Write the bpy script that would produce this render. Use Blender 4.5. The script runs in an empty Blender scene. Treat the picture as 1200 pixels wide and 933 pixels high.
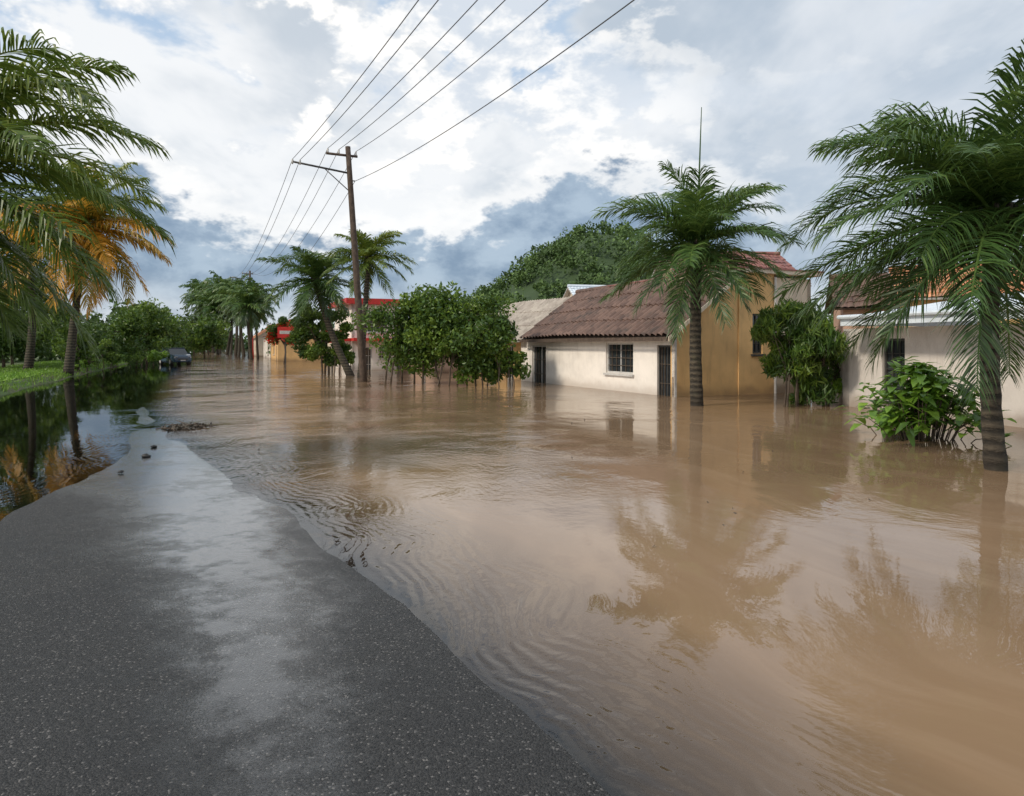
import bpy, math, random
import numpy as np
from mathutils import Vector
random.seed(7); RNG=np.random.default_rng(7)
scene=bpy.context.scene
D2R=math.radians

# ------------------------------------------------------------ helpers
RD=np.array([-0.415,0.910,0.0]); RR=np.array([0.910,0.415,0.0])   # road direction / right-hand perpendicular
def UV(u,v,z=0.0): return np.array([.91*u-.415*v,.415*u+.91*v,z])
def nrm(a):
    a=np.asarray(a,float); return a/np.maximum(np.linalg.norm(a,axis=-1,keepdims=True),1e-9)

class MB:
    def __init__(s): s.v=[];s.f=[];s.r=[];s.a=[];s.m=[];s.n=0
    def add(s,verts,faces,mat=0,rnd=0.5,age=0.0):
        verts=np.asarray(verts,float).reshape(-1,3)
        s.v.append(verts); k=len(faces)
        s.f.extend([tuple(int(i)+s.n for i in f) for f in faces])
        s.n+=len(verts)
        s.r.extend(list(np.broadcast_to(rnd,(k,)))); s.a.extend(list(np.broadcast_to(age,(k,))))
        s.m.extend([mat]*k)
    def build(s,name,mats,smooth=False,parent=None):
        me=bpy.data.meshes.new(name)
        me.from_pydata(np.concatenate(s.v).tolist(),[],s.f)
        for m in mats: me.materials.append(m)
        me.polygons.foreach_set('material_index',s.m)
        if smooth is True: me.polygons.foreach_set('use_smooth',[True]*len(s.f))
        elif smooth is not False: me.polygons.foreach_set('use_smooth',[(m in smooth) for m in s.m])
        a=me.attributes.new('rnd','FLOAT','FACE'); a.data.foreach_set('value',np.array(s.r,dtype=np.float32))
        a=me.attributes.new('age','FLOAT','FACE'); a.data.foreach_set('value',np.array(s.a,dtype=np.float32))
        me.update()
        ob=bpy.data.objects.new(name,me); scene.collection.objects.link(ob)
        if parent: ob.parent=parent
        return ob
def empty(name):
    e=bpy.data.objects.new(name,None); scene.collection.objects.link(e); return e

def tube(mb,pts,rad,seg=8,mat=0,rnd=.5,cap=True):
    pts=np.asarray(pts,float); n=len(pts); rad=np.broadcast_to(rad,(n,))
    T=np.gradient(pts,axis=0); T=nrm(T)
    ref=np.array([0,0,1.0]) if abs(T[0][2])<.9 else np.array([1.0,0,0])
    V=[]
    for i in range(n):
        a=nrm(np.cross(T[i],ref)); b=np.cross(T[i],a)
        for j in range(seg):
            t=2*math.pi*j/seg; V.append(pts[i]+rad[i]*(math.cos(t)*a+math.sin(t)*b))
    F=[]
    for i in range(n-1):
        for j in range(seg):
            F.append((i*seg+j,i*seg+(j+1)%seg,(i+1)*seg+(j+1)%seg,(i+1)*seg+j))
    if cap:
        F.append(tuple(range(seg))[::-1]); F.append(tuple((n-1)*seg+j for j in range(seg)))
    mb.add(V,F,mat,rnd)
def obox(mb,o,ex,ey,ez,mat=0,rnd=.5):
    o,ex,ey,ez=[np.asarray(q,float) for q in (o,ex,ey,ez)]
    V=[o,o+ex,o+ex+ey,o+ey,o+ez,o+ex+ez,o+ex+ey+ez,o+ey+ez]
    mb.add(V,[(0,3,2,1),(4,5,6,7),(0,1,5,4),(1,2,6,5),(2,3,7,6),(3,0,4,7)],mat,rnd)

def leaves(mb,C,size,rnd,mat,age=0.0,asp=.24,droop=0.0):
    N=len(C); t=RNG.normal(size=(N,3)); t[:,2]-=droop; t=nrm(t)
    q=RNG.normal(size=(N,3)); q[:,2]+=.6; b=nrm(np.cross(t,q)); n=np.cross(t,b)
    s=(size*RNG.uniform(.6,1.3,N))[:,None]
    V=np.stack([C-t*s*.5, C+b*s*asp+n*s*.08, C+t*s*.5, C-b*s*asp+n*s*.08],1).reshape(-1,3)
    i=np.arange(N)*4
    F=np.stack([i,i+1,i+2,i+3],1)
    mb.v.append(V); mb.f.extend(map(tuple,(F+mb.n).tolist())); mb.n+=4*N
    mb.r.extend(list(np.broadcast_to(rnd,(N,)))); mb.a.extend(list(np.broadcast_to(age,(N,)))); mb.m.extend([mat]*N)

# ------------------------------------------------------------ materials
def newmat(name):
    m=bpy.data.materials.new(name); m.use_nodes=True; nt=m.node_tree; nt.nodes.clear()
    out=nt.nodes.new('ShaderNodeOutputMaterial'); return m,nt,out
class NB:
    def __init__(s,nt): s.nt=nt
    def n(s,t,**k):
        x=s.nt.nodes.new(t)
        for a,b in k.items(): setattr(x,a,b)
        return x
    def l(s,a,b): s.nt.links.new(a,b)
    def setin(s,node,i,v):
        if v is None: return
        if isinstance(v,bpy.types.NodeSocket): s.l(v,node.inputs[i])
        else: node.inputs[i].default_value=v
    def m(s,op,a,b=None,c=None,clamp=False):
        x=s.n('ShaderNodeMath',operation=op); x.use_clamp=clamp
        s.setin(x,0,a); s.setin(x,1,b); s.setin(x,2,c); return x.outputs[0]
    def mr(s,v,a,b,c=0.0,d=1.0,smooth=True):
        x=s.n('ShaderNodeMapRange'); x.interpolation_type='SMOOTHSTEP' if smooth else 'LINEAR'
        s.setin(x,0,v); s.setin(x,1,a);s.setin(x,2,b);s.setin(x,3,c);s.setin(x,4,d); return x.outputs[0]
    def mix(s,f,a,b,mode='MIX'):
        x=s.n('ShaderNodeMix',data_type='RGBA',blend_type=mode)
        s.setin(x,0,f)
        for i,q in ((6,a),(7,b)):
            if isinstance(q,tuple): q=q if len(q)==4 else (*q,1)
            s.setin(x,i,q)
        return x.outputs[2]
    def noise(s,vec,scale,detail=3,rough=.5,dist=0.0):
        x=s.n('ShaderNodeTexNoise'); x.inputs['Scale'].default_value=scale; x.inputs['Detail'].default_value=detail
        x.inputs['Roughness'].default_value=rough; x.inputs['Distortion'].default_value=dist
        if vec is not None: s.l(vec,x.inputs['Vector'])
        return x.outputs[0]
    def mapping(s,vec,scale=(1,1,1),rot=(0,0,0),loc=(0,0,0)):
        x=s.n('ShaderNodeMapping'); s.l(vec,x.inputs[0]); x.inputs['Scale'].default_value=scale
        x.inputs['Rotation'].default_value=rot; x.inputs['Location'].default_value=loc; return x.outputs[0]
    def obj(s): return s.n('ShaderNodeNewGeometry').outputs['Position']
    def attr(s,n):
        x=s.n('ShaderNodeAttribute'); x.attribute_name=n; return x.outputs['Fac']
    def bump(s,h,dist=1.0,strength=1.0):
        x=s.n('ShaderNodeBump'); x.inputs['Distance'].default_value=dist; x.inputs['Strength'].default_value=strength
        s.l(h,x.inputs['Height']); return x.outputs[0]
def principled(b,out,col,rough=.7,normal=None,spec=.5,metal=0.0):
    p=b.n('ShaderNodeBsdfPrincipled')
    if isinstance(col,tuple): p.inputs['Base Color'].default_value=(*col,1) if len(col)==3 else col
    else: b.l(col,p.inputs['Base Color'])
    b.setin(p,'Roughness',rough)
    p.inputs['Specular IOR Level'].default_value=spec; p.inputs['Metallic'].default_value=metal
    if normal is not None: b.l(normal,p.inputs['Normal'])
    if out is not None: b.l(p.outputs[0],out.inputs[0])
    return p
def leafmat(name,dark,mid,lite,old=(.42,.2,.03),trans=.3,rough=.42):
    m,nt,out=newmat(name); b=NB(nt)
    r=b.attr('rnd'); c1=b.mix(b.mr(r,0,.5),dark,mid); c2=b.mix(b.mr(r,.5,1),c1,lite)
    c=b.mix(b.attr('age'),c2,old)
    p=principled(b,None,c,rough)
    t=b.n('ShaderNodeBsdfTranslucent'); b.l(b.mix(.5,c,(.15,.17,.03),'ADD'),t.inputs[0])
    mx=b.n('ShaderNodeMixShader'); mx.inputs[0].default_value=trans
    b.l(p.outputs[0],mx.inputs[1]); b.l(t.outputs[0],mx.inputs[2]); b.l(mx.outputs[0],out.inputs[0]); return m
def barkmat(name,c1,c2,ring=0.0):
    m,nt,out=newmat(name); b=NB(nt); P=b.obj()
    n=b.noise(b.mapping(P,(1,1,.5 if not ring else 3)),9,5,.65)
    h=n
    if ring:
        sx=b.n('ShaderNodeSeparateXYZ'); b.l(P,sx.inputs[0])
        w=b.m('SINE',b.m('ADD',b.m('MULTIPLY',sx.outputs[2],ring),b.m('MULTIPLY',n,4.0)))
        h=b.m('ADD',b.m('MULTIPLY',w,.16),n)
        moss=b.noise(P,3,4,.6)
    col=b.mix(b.mr(h,.25,.8),c1,c2)
    if ring:
        col=b.mix(b.mr(moss,.52,.7,0,.45),col,(.035,.045,.015))
        col=b.mix(b.mr(sx.outputs[2],.0,.5,.75,0.0),col,(.02,.014,.009))     # soaked foot of the trunk
    principled(b,out,col,.85,b.bump(h,.03)); return m
def wallmat(name,c,dirt=(.16,.1,.055),rough=.85,stain=1.0):
    m,nt,out=newmat(name); b=NB(nt); P=b.obj()
    n=b.noise(P,1.3,5,.6); n2=b.noise(b.mapping(P,(3,3,.5)),1.6,4,.6); n3=b.noise(P,35,3,.6)
    sx=b.n('ShaderNodeSeparateXYZ'); b.l(P,sx.inputs[0])
    hgt=b.m('ADD',sx.outputs[2],b.m('MULTIPLY',b.m('SUBTRACT',n,.5),-.9))
    band=b.mr(hgt,.02,.45,.7*stain,0.0)
    streak=b.mr(n2,.5,.8,0,.35*stain)
    f=b.m('MAXIMUM',band,streak)
    base=b.mix(b.mr(n,.3,.7),tuple(q*.85 for q in c),c)
    col=b.mix(f,base,dirt)
    principled(b,out,col,rough,b.bump(n3,.006)); return m
def plainmat(name,c,rough=.6,metal=0.0,var=.25,sc=4):
    m,nt,out=newmat(name); b=NB(nt); P=b.obj()
    n=b.noise(P,sc,4,.6); col=b.mix(b.mr(n,.3,.7),tuple(q*(1-var) for q in c),c)
    principled(b,out,col,rough,None,.5,metal); return m
def tilemat(name,c1,c2,c3,rough=.7):
    m,nt,out=newmat(name); b=NB(nt); P=b.obj()
    n=b.noise(P,1.1,5,.7); v=b.n('ShaderNodeTexVoronoi'); v.inputs['Scale'].default_value=3.6; b.l(P,v.inputs['Vector'])
    s=b.n('ShaderNodeSeparateColor'); b.l(v.outputs['Color'],s.inputs[0])
    col=b.mix(s.outputs[0],c1,c2); col=b.mix(b.mr(n,.48,.68,0,.8),col,c3)
    principled(b,out,col,rough,b.bump(b.noise(P,30,3),.004)); return m

M={}
M['leaf_palm']=leafmat('palm_leaf',(.016,.044,.013),(.05,.11,.025),(.14,.225,.05),trans=.25)
M['leaf_coco']=leafmat('coconut_leaf',(.034,.07,.014),(.10,.16,.022),(.24,.28,.045),old=(.7,.33,.035))
M['leaf_tree']=leafmat('tree_leaf',(.028,.066,.012),(.07,.14,.02),(.18,.27,.035),old=(.7,.025,.02))
M['leaf_bright']=leafmat('plant_leaf',(.055,.12,.016),(.13,.26,.028),(.26,.42,.05))
M['leaf_hill']=leafmat('forest_leaf',(.035,.065,.02),(.065,.12,.03),(.12,.20,.05),trans=.12,rough=.7)  # muted greens: distance haze is put into the leaf colour
M['bark']=barkmat('bark',(.05,.035,.025),(.16,.12,.085))
M['palmbark']=barkmat('palm_bark',(.016,.013,.009),(.10,.08,.055),38)
M['wood']=barkmat('pole_wood',(.045,.03,.022),(.13,.09,.065))
M['white']=wallmat('white_plaster',(.86,.80,.73),stain=.55)
M['tan']=wallmat('ochre_plaster',(.70,.44,.19),stain=.8)
M['cream']=wallmat('cream_plaster',(.70,.60,.47))
M['grey']=wallmat('grey_plaster',(.68,.63,.58),stain=.8)
M['pink']=wallmat('pink_plaster',(.55,.37,.28))
M['tile_brown']=tilemat('brown_roof_sheet',(.10,.058,.045),(.18,.11,.084),(.05,.038,.032))
M['tile_grey']=tilemat('weathered_tiles',(.32,.27,.23),(.44,.39,.33),(.2,.17,.14))
M['tile_red']=tilemat('red_tiles',(.2,.08,.07),(.3,.13,.11),(.12,.07,.07))
M['tile_orange']=tilemat('orange_tiles',(.5,.21,.1),(.65,.31,.16),(.33,.16,.1))
M['metal_white']=plainmat('white_metal',(.72,.79,.86),.35,0,.12,2)
M['trim']=plainmat('trim',(.6,.58,.55),.5)
M['dark']=plainmat('dark_opening',(.02,.02,.022),.5)
M['iron']=plainmat('iron',(.05,.048,.045),.5)
M['red']=plainmat('red_paint',(.62,.03,.02),.45)
m,nt,out=newmat('window_glass'); b=NB(nt); principled(b,out,(.03,.035,.04),.08,None,.8); M['glass']=m

# ------------------------------------------------------------ terrain heights
def fbm(x,y,f=1.0,seed=0):
    r=np.random.default_rng(seed); o=np.zeros_like(x); a=1.0
    for k in range(4):
        for j in range(3):
            th=r.uniform(0,6.28); ph=r.uniform(0,6.28); q=f*(1.9**k)*r.uniform(.7,1.3)
            o+=a*np.sin(q*(x*math.cos(th)+y*math.sin(th))+ph+1.3*np.sin(q*.6*(y*math.cos(th)-x*math.sin(th))+ph*2))/3
        a*=.5
    return o
def hfield(u,v):
    R=np.interp(v,[-5,2.4,3.2,5,6.9,8.3,11,14,22,40],[1.5,1.45,1.42,1.22,1.02,.7,.15,-.3,-1.45,-3.0])
    L=np.interp(v,[-5,4.2,5.2,6.4,9,12,20,30],[-9,-7,-2.9,-1.75,-1.8,-1.1,-1.5,-1.6])
    er=R-u; el=u-L
    k=np.interp(v,[0,5,9,14],[1,1,.45,.3])
    hr=np.where(er>0,.035*er*k,np.where(u<4.5,.065*er,.065*er-(u-4.5)*.12)); hl=np.where(el>0,.04*el*k,.03*el)
    h=np.minimum(hr,hl); h=np.minimum(h,.05)
    shallow=np.where(er>0,np.maximum(h,-.055),h)      # clear puddle on the left
    h=np.maximum(shallow,-.9)
    amp=np.interp(v,[0,6,12],[1,.9,.6])
    h=h+amp*(.0035*fbm(u,v,2.2,3)+.003*fbm(u,v,.7,5))
    return h
def wetf(u,v):
    w=np.clip((v-8.0-1.2*fbm(u,v,.5,31)+.8*(u+.5))/5,0,1)
    c=np.interp(v,[0,3.5,5,8.1,17,22],[.45,.4,.28,.0,-1.0,-1.4]); wd=np.interp(v,[0,3,5,9,15],[.4,.5,.72,1.05,1.5])
    g=np.exp(-((u-c+.12*fbm(u,v,1.1,33))/wd)**2)
    return np.clip(w*.9+g*(.34+.62*np.clip((v-1.8)/3.2,0,1))+.10*fbm(u,v,1.3,35),0,1)
def gfield(u,v):
    h=hfield(u,v)
    lift=np.clip((-6.4-u-.35*fbm(u,v,.5,9))/1.1,0,1); lift=lift*lift*(3-2*lift)
    h=h*(1-lift)+(.27+.04*fbm(u,v,.8,11))*lift
    rr=np.clip((u-70)/60,0,1); h=h+rr*2.5
    ff=np.clip((v-330)/80,0,1); h=h+ff*1.6
    return h
def gridmesh(name,us,vs,zf,mat,attrs=(),smooth=True):
    U,V=np.meshgrid(us,vs,indexing='ij'); Z=zf(U,V)
    X=.91*U-.415*V; Y=.415*U+.91*V
    co=np.stack([X,Y,Z],-1).reshape(-1,3); nu,nv=len(us),len(vs)
    i=(np.arange(nu-1)[:,None]*nv+np.arange(nv-1)[None,:]).ravel()
    F=np.stack([i,i+nv,i+nv+1,i+1],1)
    me=bpy.data.meshes.new(name); me.from_pydata(co.tolist(),[],F.tolist()); me.materials.append(mat)
    me.polygons.foreach_set('use_smooth',[smooth]*len(F))
    for an_,af in attrs:
        a=me.attributes.new(an_,'FLOAT','POINT'); a.data.foreach_set('value',af(U,V).ravel().astype(np.float32))
    ob=bpy.data.objects.new(name,me); scene.collection.objects.link(ob); return ob
def cat(*a): return np.unique(np.round(np.concatenate(a),4))

# asphalt with a thin film of water (coat) where it is wet
m,nt,out=newmat('wet_asphalt'); b=NB(nt); P=b.obj()
vor=b.n('ShaderNodeTexVoronoi'); vor.inputs['Scale'].default_value=105; b.l(P,vor.inputs['Vector'])
sp=b.n('ShaderNodeSeparateColor'); b.l(vor.outputs['Color'],sp.inputs[0])
fine=b.noise(P,190,3,.7); big=b.noise(P,1.1,5,.62); mid=b.noise(P,6,4,.6)
col=b.mix(sp.outputs[0],(.007,.0072,.0075),(.042,.041,.04))
col=b.mix(b.mr(sp.outputs[1],.94,.98),col,(.15,.142,.135))
col=b.mix(b.mr(big,.4,.7,0,.5),col,(.011,.011,.012))
wa=b.attr('wet')
wet=b.m('ADD',wa,b.mr(b.m('ADD',b.m('MULTIPLY',big,.6),b.m('MULTIPLY',mid,.4)),.40,.62,-.16,.16),clamp=True)
rough=b.mr(wet,0,1,.5,.16,False)
h0=b.m('ADD',b.m('MULTIPLY',vor.outputs['Distance'],-.006),b.m('MULTIPLY',fine,.0018))
hh=b.m('MULTIPLY',h0,b.mr(wet,.1,1,1.0,.3,True))
hh=b.m('ADD',hh,b.m('MULTIPLY',mid,.003))
p=principled(b,out,col,rough,b.bump(hh,1.0),.45)
b.l(b.mr(wet,.2,.95),p.inputs['Coat Weight']); b.l(b.mr(wet,.4,1,.24,.05,False),p.inputs['Coat Roughness']); p.inputs['Coat IOR'].default_value=1.5
hc=b.m('ADD',b.m('MULTIPLY',mid,.002),b.m('MULTIPLY',h0,b.mr(wet,.3,1.0,.7,.06))); b.l(b.bump(hc,1.0),p.inputs['Coat Normal'])
M['asphalt']=m
# ground
m,nt,out=newmat('ground_soil_grass'); b=NB(nt); P=b.obj()
n=b.noise(P,.35,5,.6); n2=b.noise(P,9,4,.7)
col=b.mix(b.mr(n,.35,.6),(.1,.08,.045),(.07,.13,.025)); col=b.mix(b.mr(n2,.3,.7,0,.6),col,(.035,.055,.018))
principled(b,out,col,.9,b.bump(n2,.05)); M['ground']=m
m,nt,out=newmat('lawn_grass'); b=NB(nt); P=b.obj()
n2=b.noise(P,14,4,.7); n=b.noise(P,.8,3,.6)
col=b.mix(n2,(.14,.25,.03),(.3,.47,.07)); col=b.mix(b.mr(n,.4,.7,0,.5),col,(.11,.2,.03))
principled(b,out,col,.9,b.bump(n2,.05)); M['lawn']=m
# water
m,nt,out=newmat('muddy_flood_water'); b=NB(nt); P=b.obj()
ang=math.atan2(.91,-.415)
Pr=b.mapping(P,(1,1,1),(0,0,-ang+math.pi/2))          # x across road, y along road
dep=b.attr('depth')
warp=b.noise(Pr,.3,2,.5)
wv=b.n('ShaderNodeVectorMath',operation='MULTIPLY_ADD')
cb=b.n('ShaderNodeCombineXYZ'); b.l(warp,cb.inputs[0]); b.l(warp,cb.inputs[1])
b.l(cb.outputs[0],wv.inputs[0]); wv.inputs[1].default_value=(2.5,2.5,0); b.l(Pr,wv.inputs[2]); PW=wv.outputs[0]
sepP=b.n('ShaderNodeSeparateXYZ'); b.l(Pr,sepP.inputs[0])
n1=b.noise(b.mapping(PW,(1.0,.6,1)),1.3,1,.5,.3)
n2=b.noise(b.mapping(PW,(1.0,.75,1)),5.0,3,.55,.25)
n3=b.noise(b.mapping(PW,(1,.8,1)),13,3,.6,.3)
patch=b.mr(b.noise(Pr,.30,3,.5),.40,.62,.35,1.25)
wave=b.n('ShaderNodeTexWave'); wave.bands_direction='X'; b.l(PW,wave.inputs[0]); wave.inputs['Scale'].default_value=2.9
wave.inputs['Distortion'].default_value=6; wave.inputs['Detail'].default_value=3; wave.inputs['Detail Scale'].default_value=.9
edge=b.m('MULTIPLY',b.mr(dep,.0,.008),b.mr(dep,.02,.10,1.0,.0))
eb=b.mr(b.noise(Pr,1.1,3,.6),.35,.65,.4,1.3)
road=b.m('MULTIPLY',b.mr(sepP.outputs[0],-1.4,-.1),b.mr(sepP.outputs[0],3.0,8.5,1.0,0.0))   # current running over the crown of the road
road=b.m('MULTIPLY',road,b.mr(sepP.outputs[1],4.5,10))
h=b.m('ADD',b.m('MULTIPLY',n1,.013),b.m('MULTIPLY',n2,b.m('MULTIPLY_ADD',road,.0075,.0052))); h=b.m('ADD',h,b.m('MULTIPLY',n3,b.m('MULTIPLY_ADD',road,.0085,.0011)))
calm=b.mr(sepP.outputs[0],-2.2,-.8,.06,1.0)
farr=b.mr(sepP.outputs[1],5,24,.55,1.9)
h=b.m('MULTIPLY',h,b.m('MULTIPLY',b.m('MULTIPLY',patch,calm),farr)); h=b.m('ADD',h,b.m('MULTIPLY',b.m('MULTIPLY',b.m('MULTIPLY',wave.outputs['Fac'],eb),.0034),b.m('MULTIPLY',edge,calm)))
nb=b.bump(h,1.0)
mn=b.noise(Pr,.22,4,.55,.5)
streak=b.noise(b.mapping(PW,(1.6,.22,1)),1.2,4,.6,.4)
mud=b.mix(b.mr(mn,.35,.68),(.30,.197,.118),(.24,.158,.095))
mud=b.mix(b.mr(streak,.45,.7,0,.4),mud,(.365,.255,.165))
fn=b.noise(b.mapping(PW,(7,.8,1)),2.2,5,.7,.5)
foam=b.m('MULTIPLY',b.mr(fn,.61,.72,0,.5),b.m('MULTIPLY',b.mr(dep,.002,.012),b.mr(dep,.03,.10,1.0,.0)))
foam=b.m('MULTIPLY',foam,calm)
dif=b.n('ShaderNodeBsdfDiffuse'); b.l(b.mix(foam,mud,(.48,.41,.33)),dif.inputs[0])
tr=b.n('ShaderNodeBsdfTransparent'); tr.inputs[0].default_value=(.9,.86,.79,1)
mx=b.n('ShaderNodeMixShader'); b.l(b.m('MAXIMUM',foam,b.mr(b.m('ADD',dep,b.m('MULTIPLY',b.m('SUBTRACT',streak,.5),.03)),.0,.10,.0,1.0,False)),mx.inputs[0]); b.l(tr.outputs[0],mx.inputs[1]); b.l(dif.outputs[0],mx.inputs[2])
mx3=b.n('ShaderNodeMixShader'); b.l(b.mr(sepP.outputs[0],-1.9,-1.0,.0,1.0),mx3.inputs[0]); b.l(tr.outputs[0],mx3.inputs[1]); b.l(mx.outputs[0],mx3.inputs[2])
gl=b.n('ShaderNodeBsdfGlossy'); gl.inputs['Roughness'].default_value=.015; b.l(nb,gl.inputs['Normal'])
fr=b.n('ShaderNodeFresnel'); fr.inputs['IOR'].default_value=1.62; b.l(nb,fr.inputs['Normal'])
mx2=b.n('ShaderNodeMixShader'); b.l(fr.outputs[0],mx2.inputs[0]); b.l(mx3.outputs[0],mx2.inputs[1]); b.l(gl.outputs[0],mx2.inputs[2])
b.l(mx2.outputs[0],out.inputs[0]); M['water']=m

ar=np.arange
vs_f=cat(ar(-3,1,.25),ar(1,12,.07),ar(12,30,.2),ar(30,80,1),ar(80,420,8))
gridmesh('road',cat(ar(-6,-3,.15),ar(-3,2.4,.06),ar(2.4,5.01,.2)),vs_f,hfield,M['asphalt'],[('wet',wetf)])
vs_w=cat(ar(-6,1,.25),ar(1,12,.07),ar(12,30,.2),ar(30,80,1),ar(80,440,8))
gridmesh('flood_water',cat(ar(-40,-9,2),ar(-9,-3,.15),ar(-3,2.4,.06),ar(2.4,8,.3),ar(8,160,8)),vs_w,
         lambda u,v:np.zeros_like(u),M['water'],[('depth',lambda u,v:-gfield(u,v))])
def gz(u,v):
    g=gfield(u,v); inroad=(u>-6.3)&(u<5.3); return np.where(inroad,g-.06,g-.01)
gridmesh('ground',cat(ar(-900,-60,70),ar(-60,-20,3),ar(-20,-9,.6),ar(-9,-5,.1),ar(-5,8,.4),ar(8,60,4),ar(60,1500,80)),
         cat(ar(-60,-6,6),ar(-6,30,.3),ar(30,100,1),ar(100,420,8),ar(420,2400,120)),gz,M['ground'])
gridmesh('lawn',ar(-22,-7.4,.3),ar(34,47.2,.3),lambda u,v:gfield(u,v)+.03,M['lawn'])
mb=MB(); N=14000
uu=RNG.uniform(-13,-6.4,N); vv=RNG.uniform(24,80,N); zz=gfield(uu,vv); k=zz>.03; uu,vv,zz=uu[k],vv[k],zz[k]
C=np.stack([.91*uu-.415*vv,.415*uu+.91*vv,zz+.06],1)
leaves(mb,C,.24,RNG.uniform(.1,.9,len(C)),0,asp=.08,droop=-2)
mb.build('verge_grass',[M['leaf_bright']])

# ------------------------------------------------------------ palms
def frond(mb,o,az,el,L,droop,n,lw,ll,age=0.0,g=.9,mat=1,curl=0.0,tone=.5,beta=.55,neat=1.0):
    s=np.linspace(0,1,n); th=el-droop*s**1.25; a=az+curl*s
    T=np.stack([np.cos(th)*np.cos(a),np.cos(th)*np.sin(a),np.sin(th)],1)
    P=o+np.concatenate([[np.zeros(3)],np.cumsum(T[:-1]*L/(n-1),axis=0)])
    S=np.stack([np.sin(a),-np.cos(a),np.zeros(n)],1)
    roll=RNG.normal(0,.22); Nn=np.cross(S,T); S,Nn=S*math.cos(roll)+Nn*math.sin(roll),Nn*math.cos(roll)-S*math.sin(roll)
    k=max(2,n//7); idx=np.unique(np.linspace(0,n-1,k).astype(int))
    tube(mb,P[idx],np.linspace(.028,.005,len(idx))*(L/2.6),4,mat,min(1,tone+.4),False)
    m0=int(n*.08)
    for sd in (-1,1):
        p=P[m0:]; ss=s[m0:]; c=len(p)
        ln=ll*(np.clip(.12+.88*np.sin(np.pi*np.clip(.16+.72*ss,0,1)),0,1))*(1+RNG.normal(0,.10,c)*neat)
        be=beta+.5*ss**1.5+RNG.normal(0,.08,c)*neat
        d1=S[m0:]*sd*np.cos(be)[:,None]+T[m0:]*np.sin(be)[:,None]+Nn[m0:]*(.22+RNG.normal(0,.14,c)*neat)[:,None]
        d1=nrm(d1); gz_=(g*(1+RNG.normal(0,.22,c)*neat))[:,None]
        d2=nrm(d1+np.array([0,0,-1.])*gz_*.4); d3=nrm(d1*.8+np.array([0,0,-1.])*gz_*1.0)
        W=T[m0:]*(lw/2)+np.array([0,0,1.])*(RNG.normal(0,.25,c)*lw/2)[:,None]
        p1=p+d1*(ln*.3)[:,None]; p2=p1+d2*(ln*.35)[:,None]; p3=p2+d3*(ln*.35)[:,None]
        V=np.stack([p-W*.5,p+W*.5,p1+W,p1-W,p2+W*.75,p2-W*.75,p3],1).reshape(-1,3)
        F=[]
        for i in range(c):
            q=i*7; F+= [(q,q+1,q+2,q+3),(q+3,q+2,q+4,q+5),(q+5,q+4,q+6)]
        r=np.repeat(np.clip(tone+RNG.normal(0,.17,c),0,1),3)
        ag=np.repeat(np.clip(age+RNG.normal(0,.1,c)*(age>0),0,1),3)
        mb.add(V,F,mat,r,ag)
def palm(name,base,crown,r0,r1,nf,L,ll,n,lw,seed,leaf='leaf_palm',g=.9,droop=1.5,emin=-35,agef=0.0,spear=0.0,shaft=True,extra=None,azoff=0,beta=.55):
    global RNG
    RNG=np.random.default_rng(seed); mb=MB()
    base=np.array(base,float); crown=np.array(crown,float)
    t=np.linspace(0,1,26)[:,None]
    bow=np.array([RNG.normal(0,.12),RNG.normal(0,.12),0])*np.linalg.norm(crown-base)*.25
    pts=base+(crown-base)*t+bow*np.sin(t*np.pi)
    rad=r1+(r0-r1)*(1-t[:,0])**2+ .008*np.sin(np.arange(26)*2.4)
    tube(mb,pts,rad,12,0)
    if shaft:
        for i in range(14):
            a=i*2.4; e=D2R(RNG.uniform(50,80)); d=np.array([math.cos(a)*math.cos(e),math.sin(a)*math.cos(e),math.sin(e)])
            p0=crown+np.array([0,0,-.35])+d*np.array([1,1,0])*r1*.6
            tube(mb,[p0,p0+d*.3,p0+d*.6],[r1*.5,r1*.4,.03],5,0,.6)
    for i in range(nf):
        f=i/(nf-1); az=azoff+i*2.39996+RNG.normal(0,.2)
        el=D2R(84-(84-emin)*f**1.05+RNG.normal(0,7))
        dr=droop*(.65+.6*RNG.random())*(1.0-.25*f)
        if el<0: dr*=.6
        age=0.0
        if RNG.random()<agef*f*1.6: age=RNG.uniform(.35,.95)
        frond(mb,crown+np.array([0,0,.1*(1-f)]),az,el,L*(.8+.3*RNG.random())*(.85+.15*min(1,f*3)),dr,n,lw,ll,age,g,1,RNG.normal(0,.25),
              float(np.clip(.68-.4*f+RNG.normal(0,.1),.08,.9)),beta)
    if spear>0:
        tube(mb,[crown,crown+np.array([.05,0,spear*.5]),crown+np.array([.12,0,spear])],[.05,.03,.012],5,1,.5)
    if extra:
        for e in extra: frond(mb,crown,*e[0],**e[1])
    return mb.build(name,[M['palmbark'],M[leaf]],smooth=[0])

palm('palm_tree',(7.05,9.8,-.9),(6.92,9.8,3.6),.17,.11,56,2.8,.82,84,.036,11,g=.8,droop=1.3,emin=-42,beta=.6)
palm('palm_tree',(5.62,20.6,-.9),(5.6,20.6,4.8),.22,.16,42,3.05,.9,62,.054,5,g=.7,droop=1.25,emin=-42,spear=4.2,beta=.62)
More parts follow.
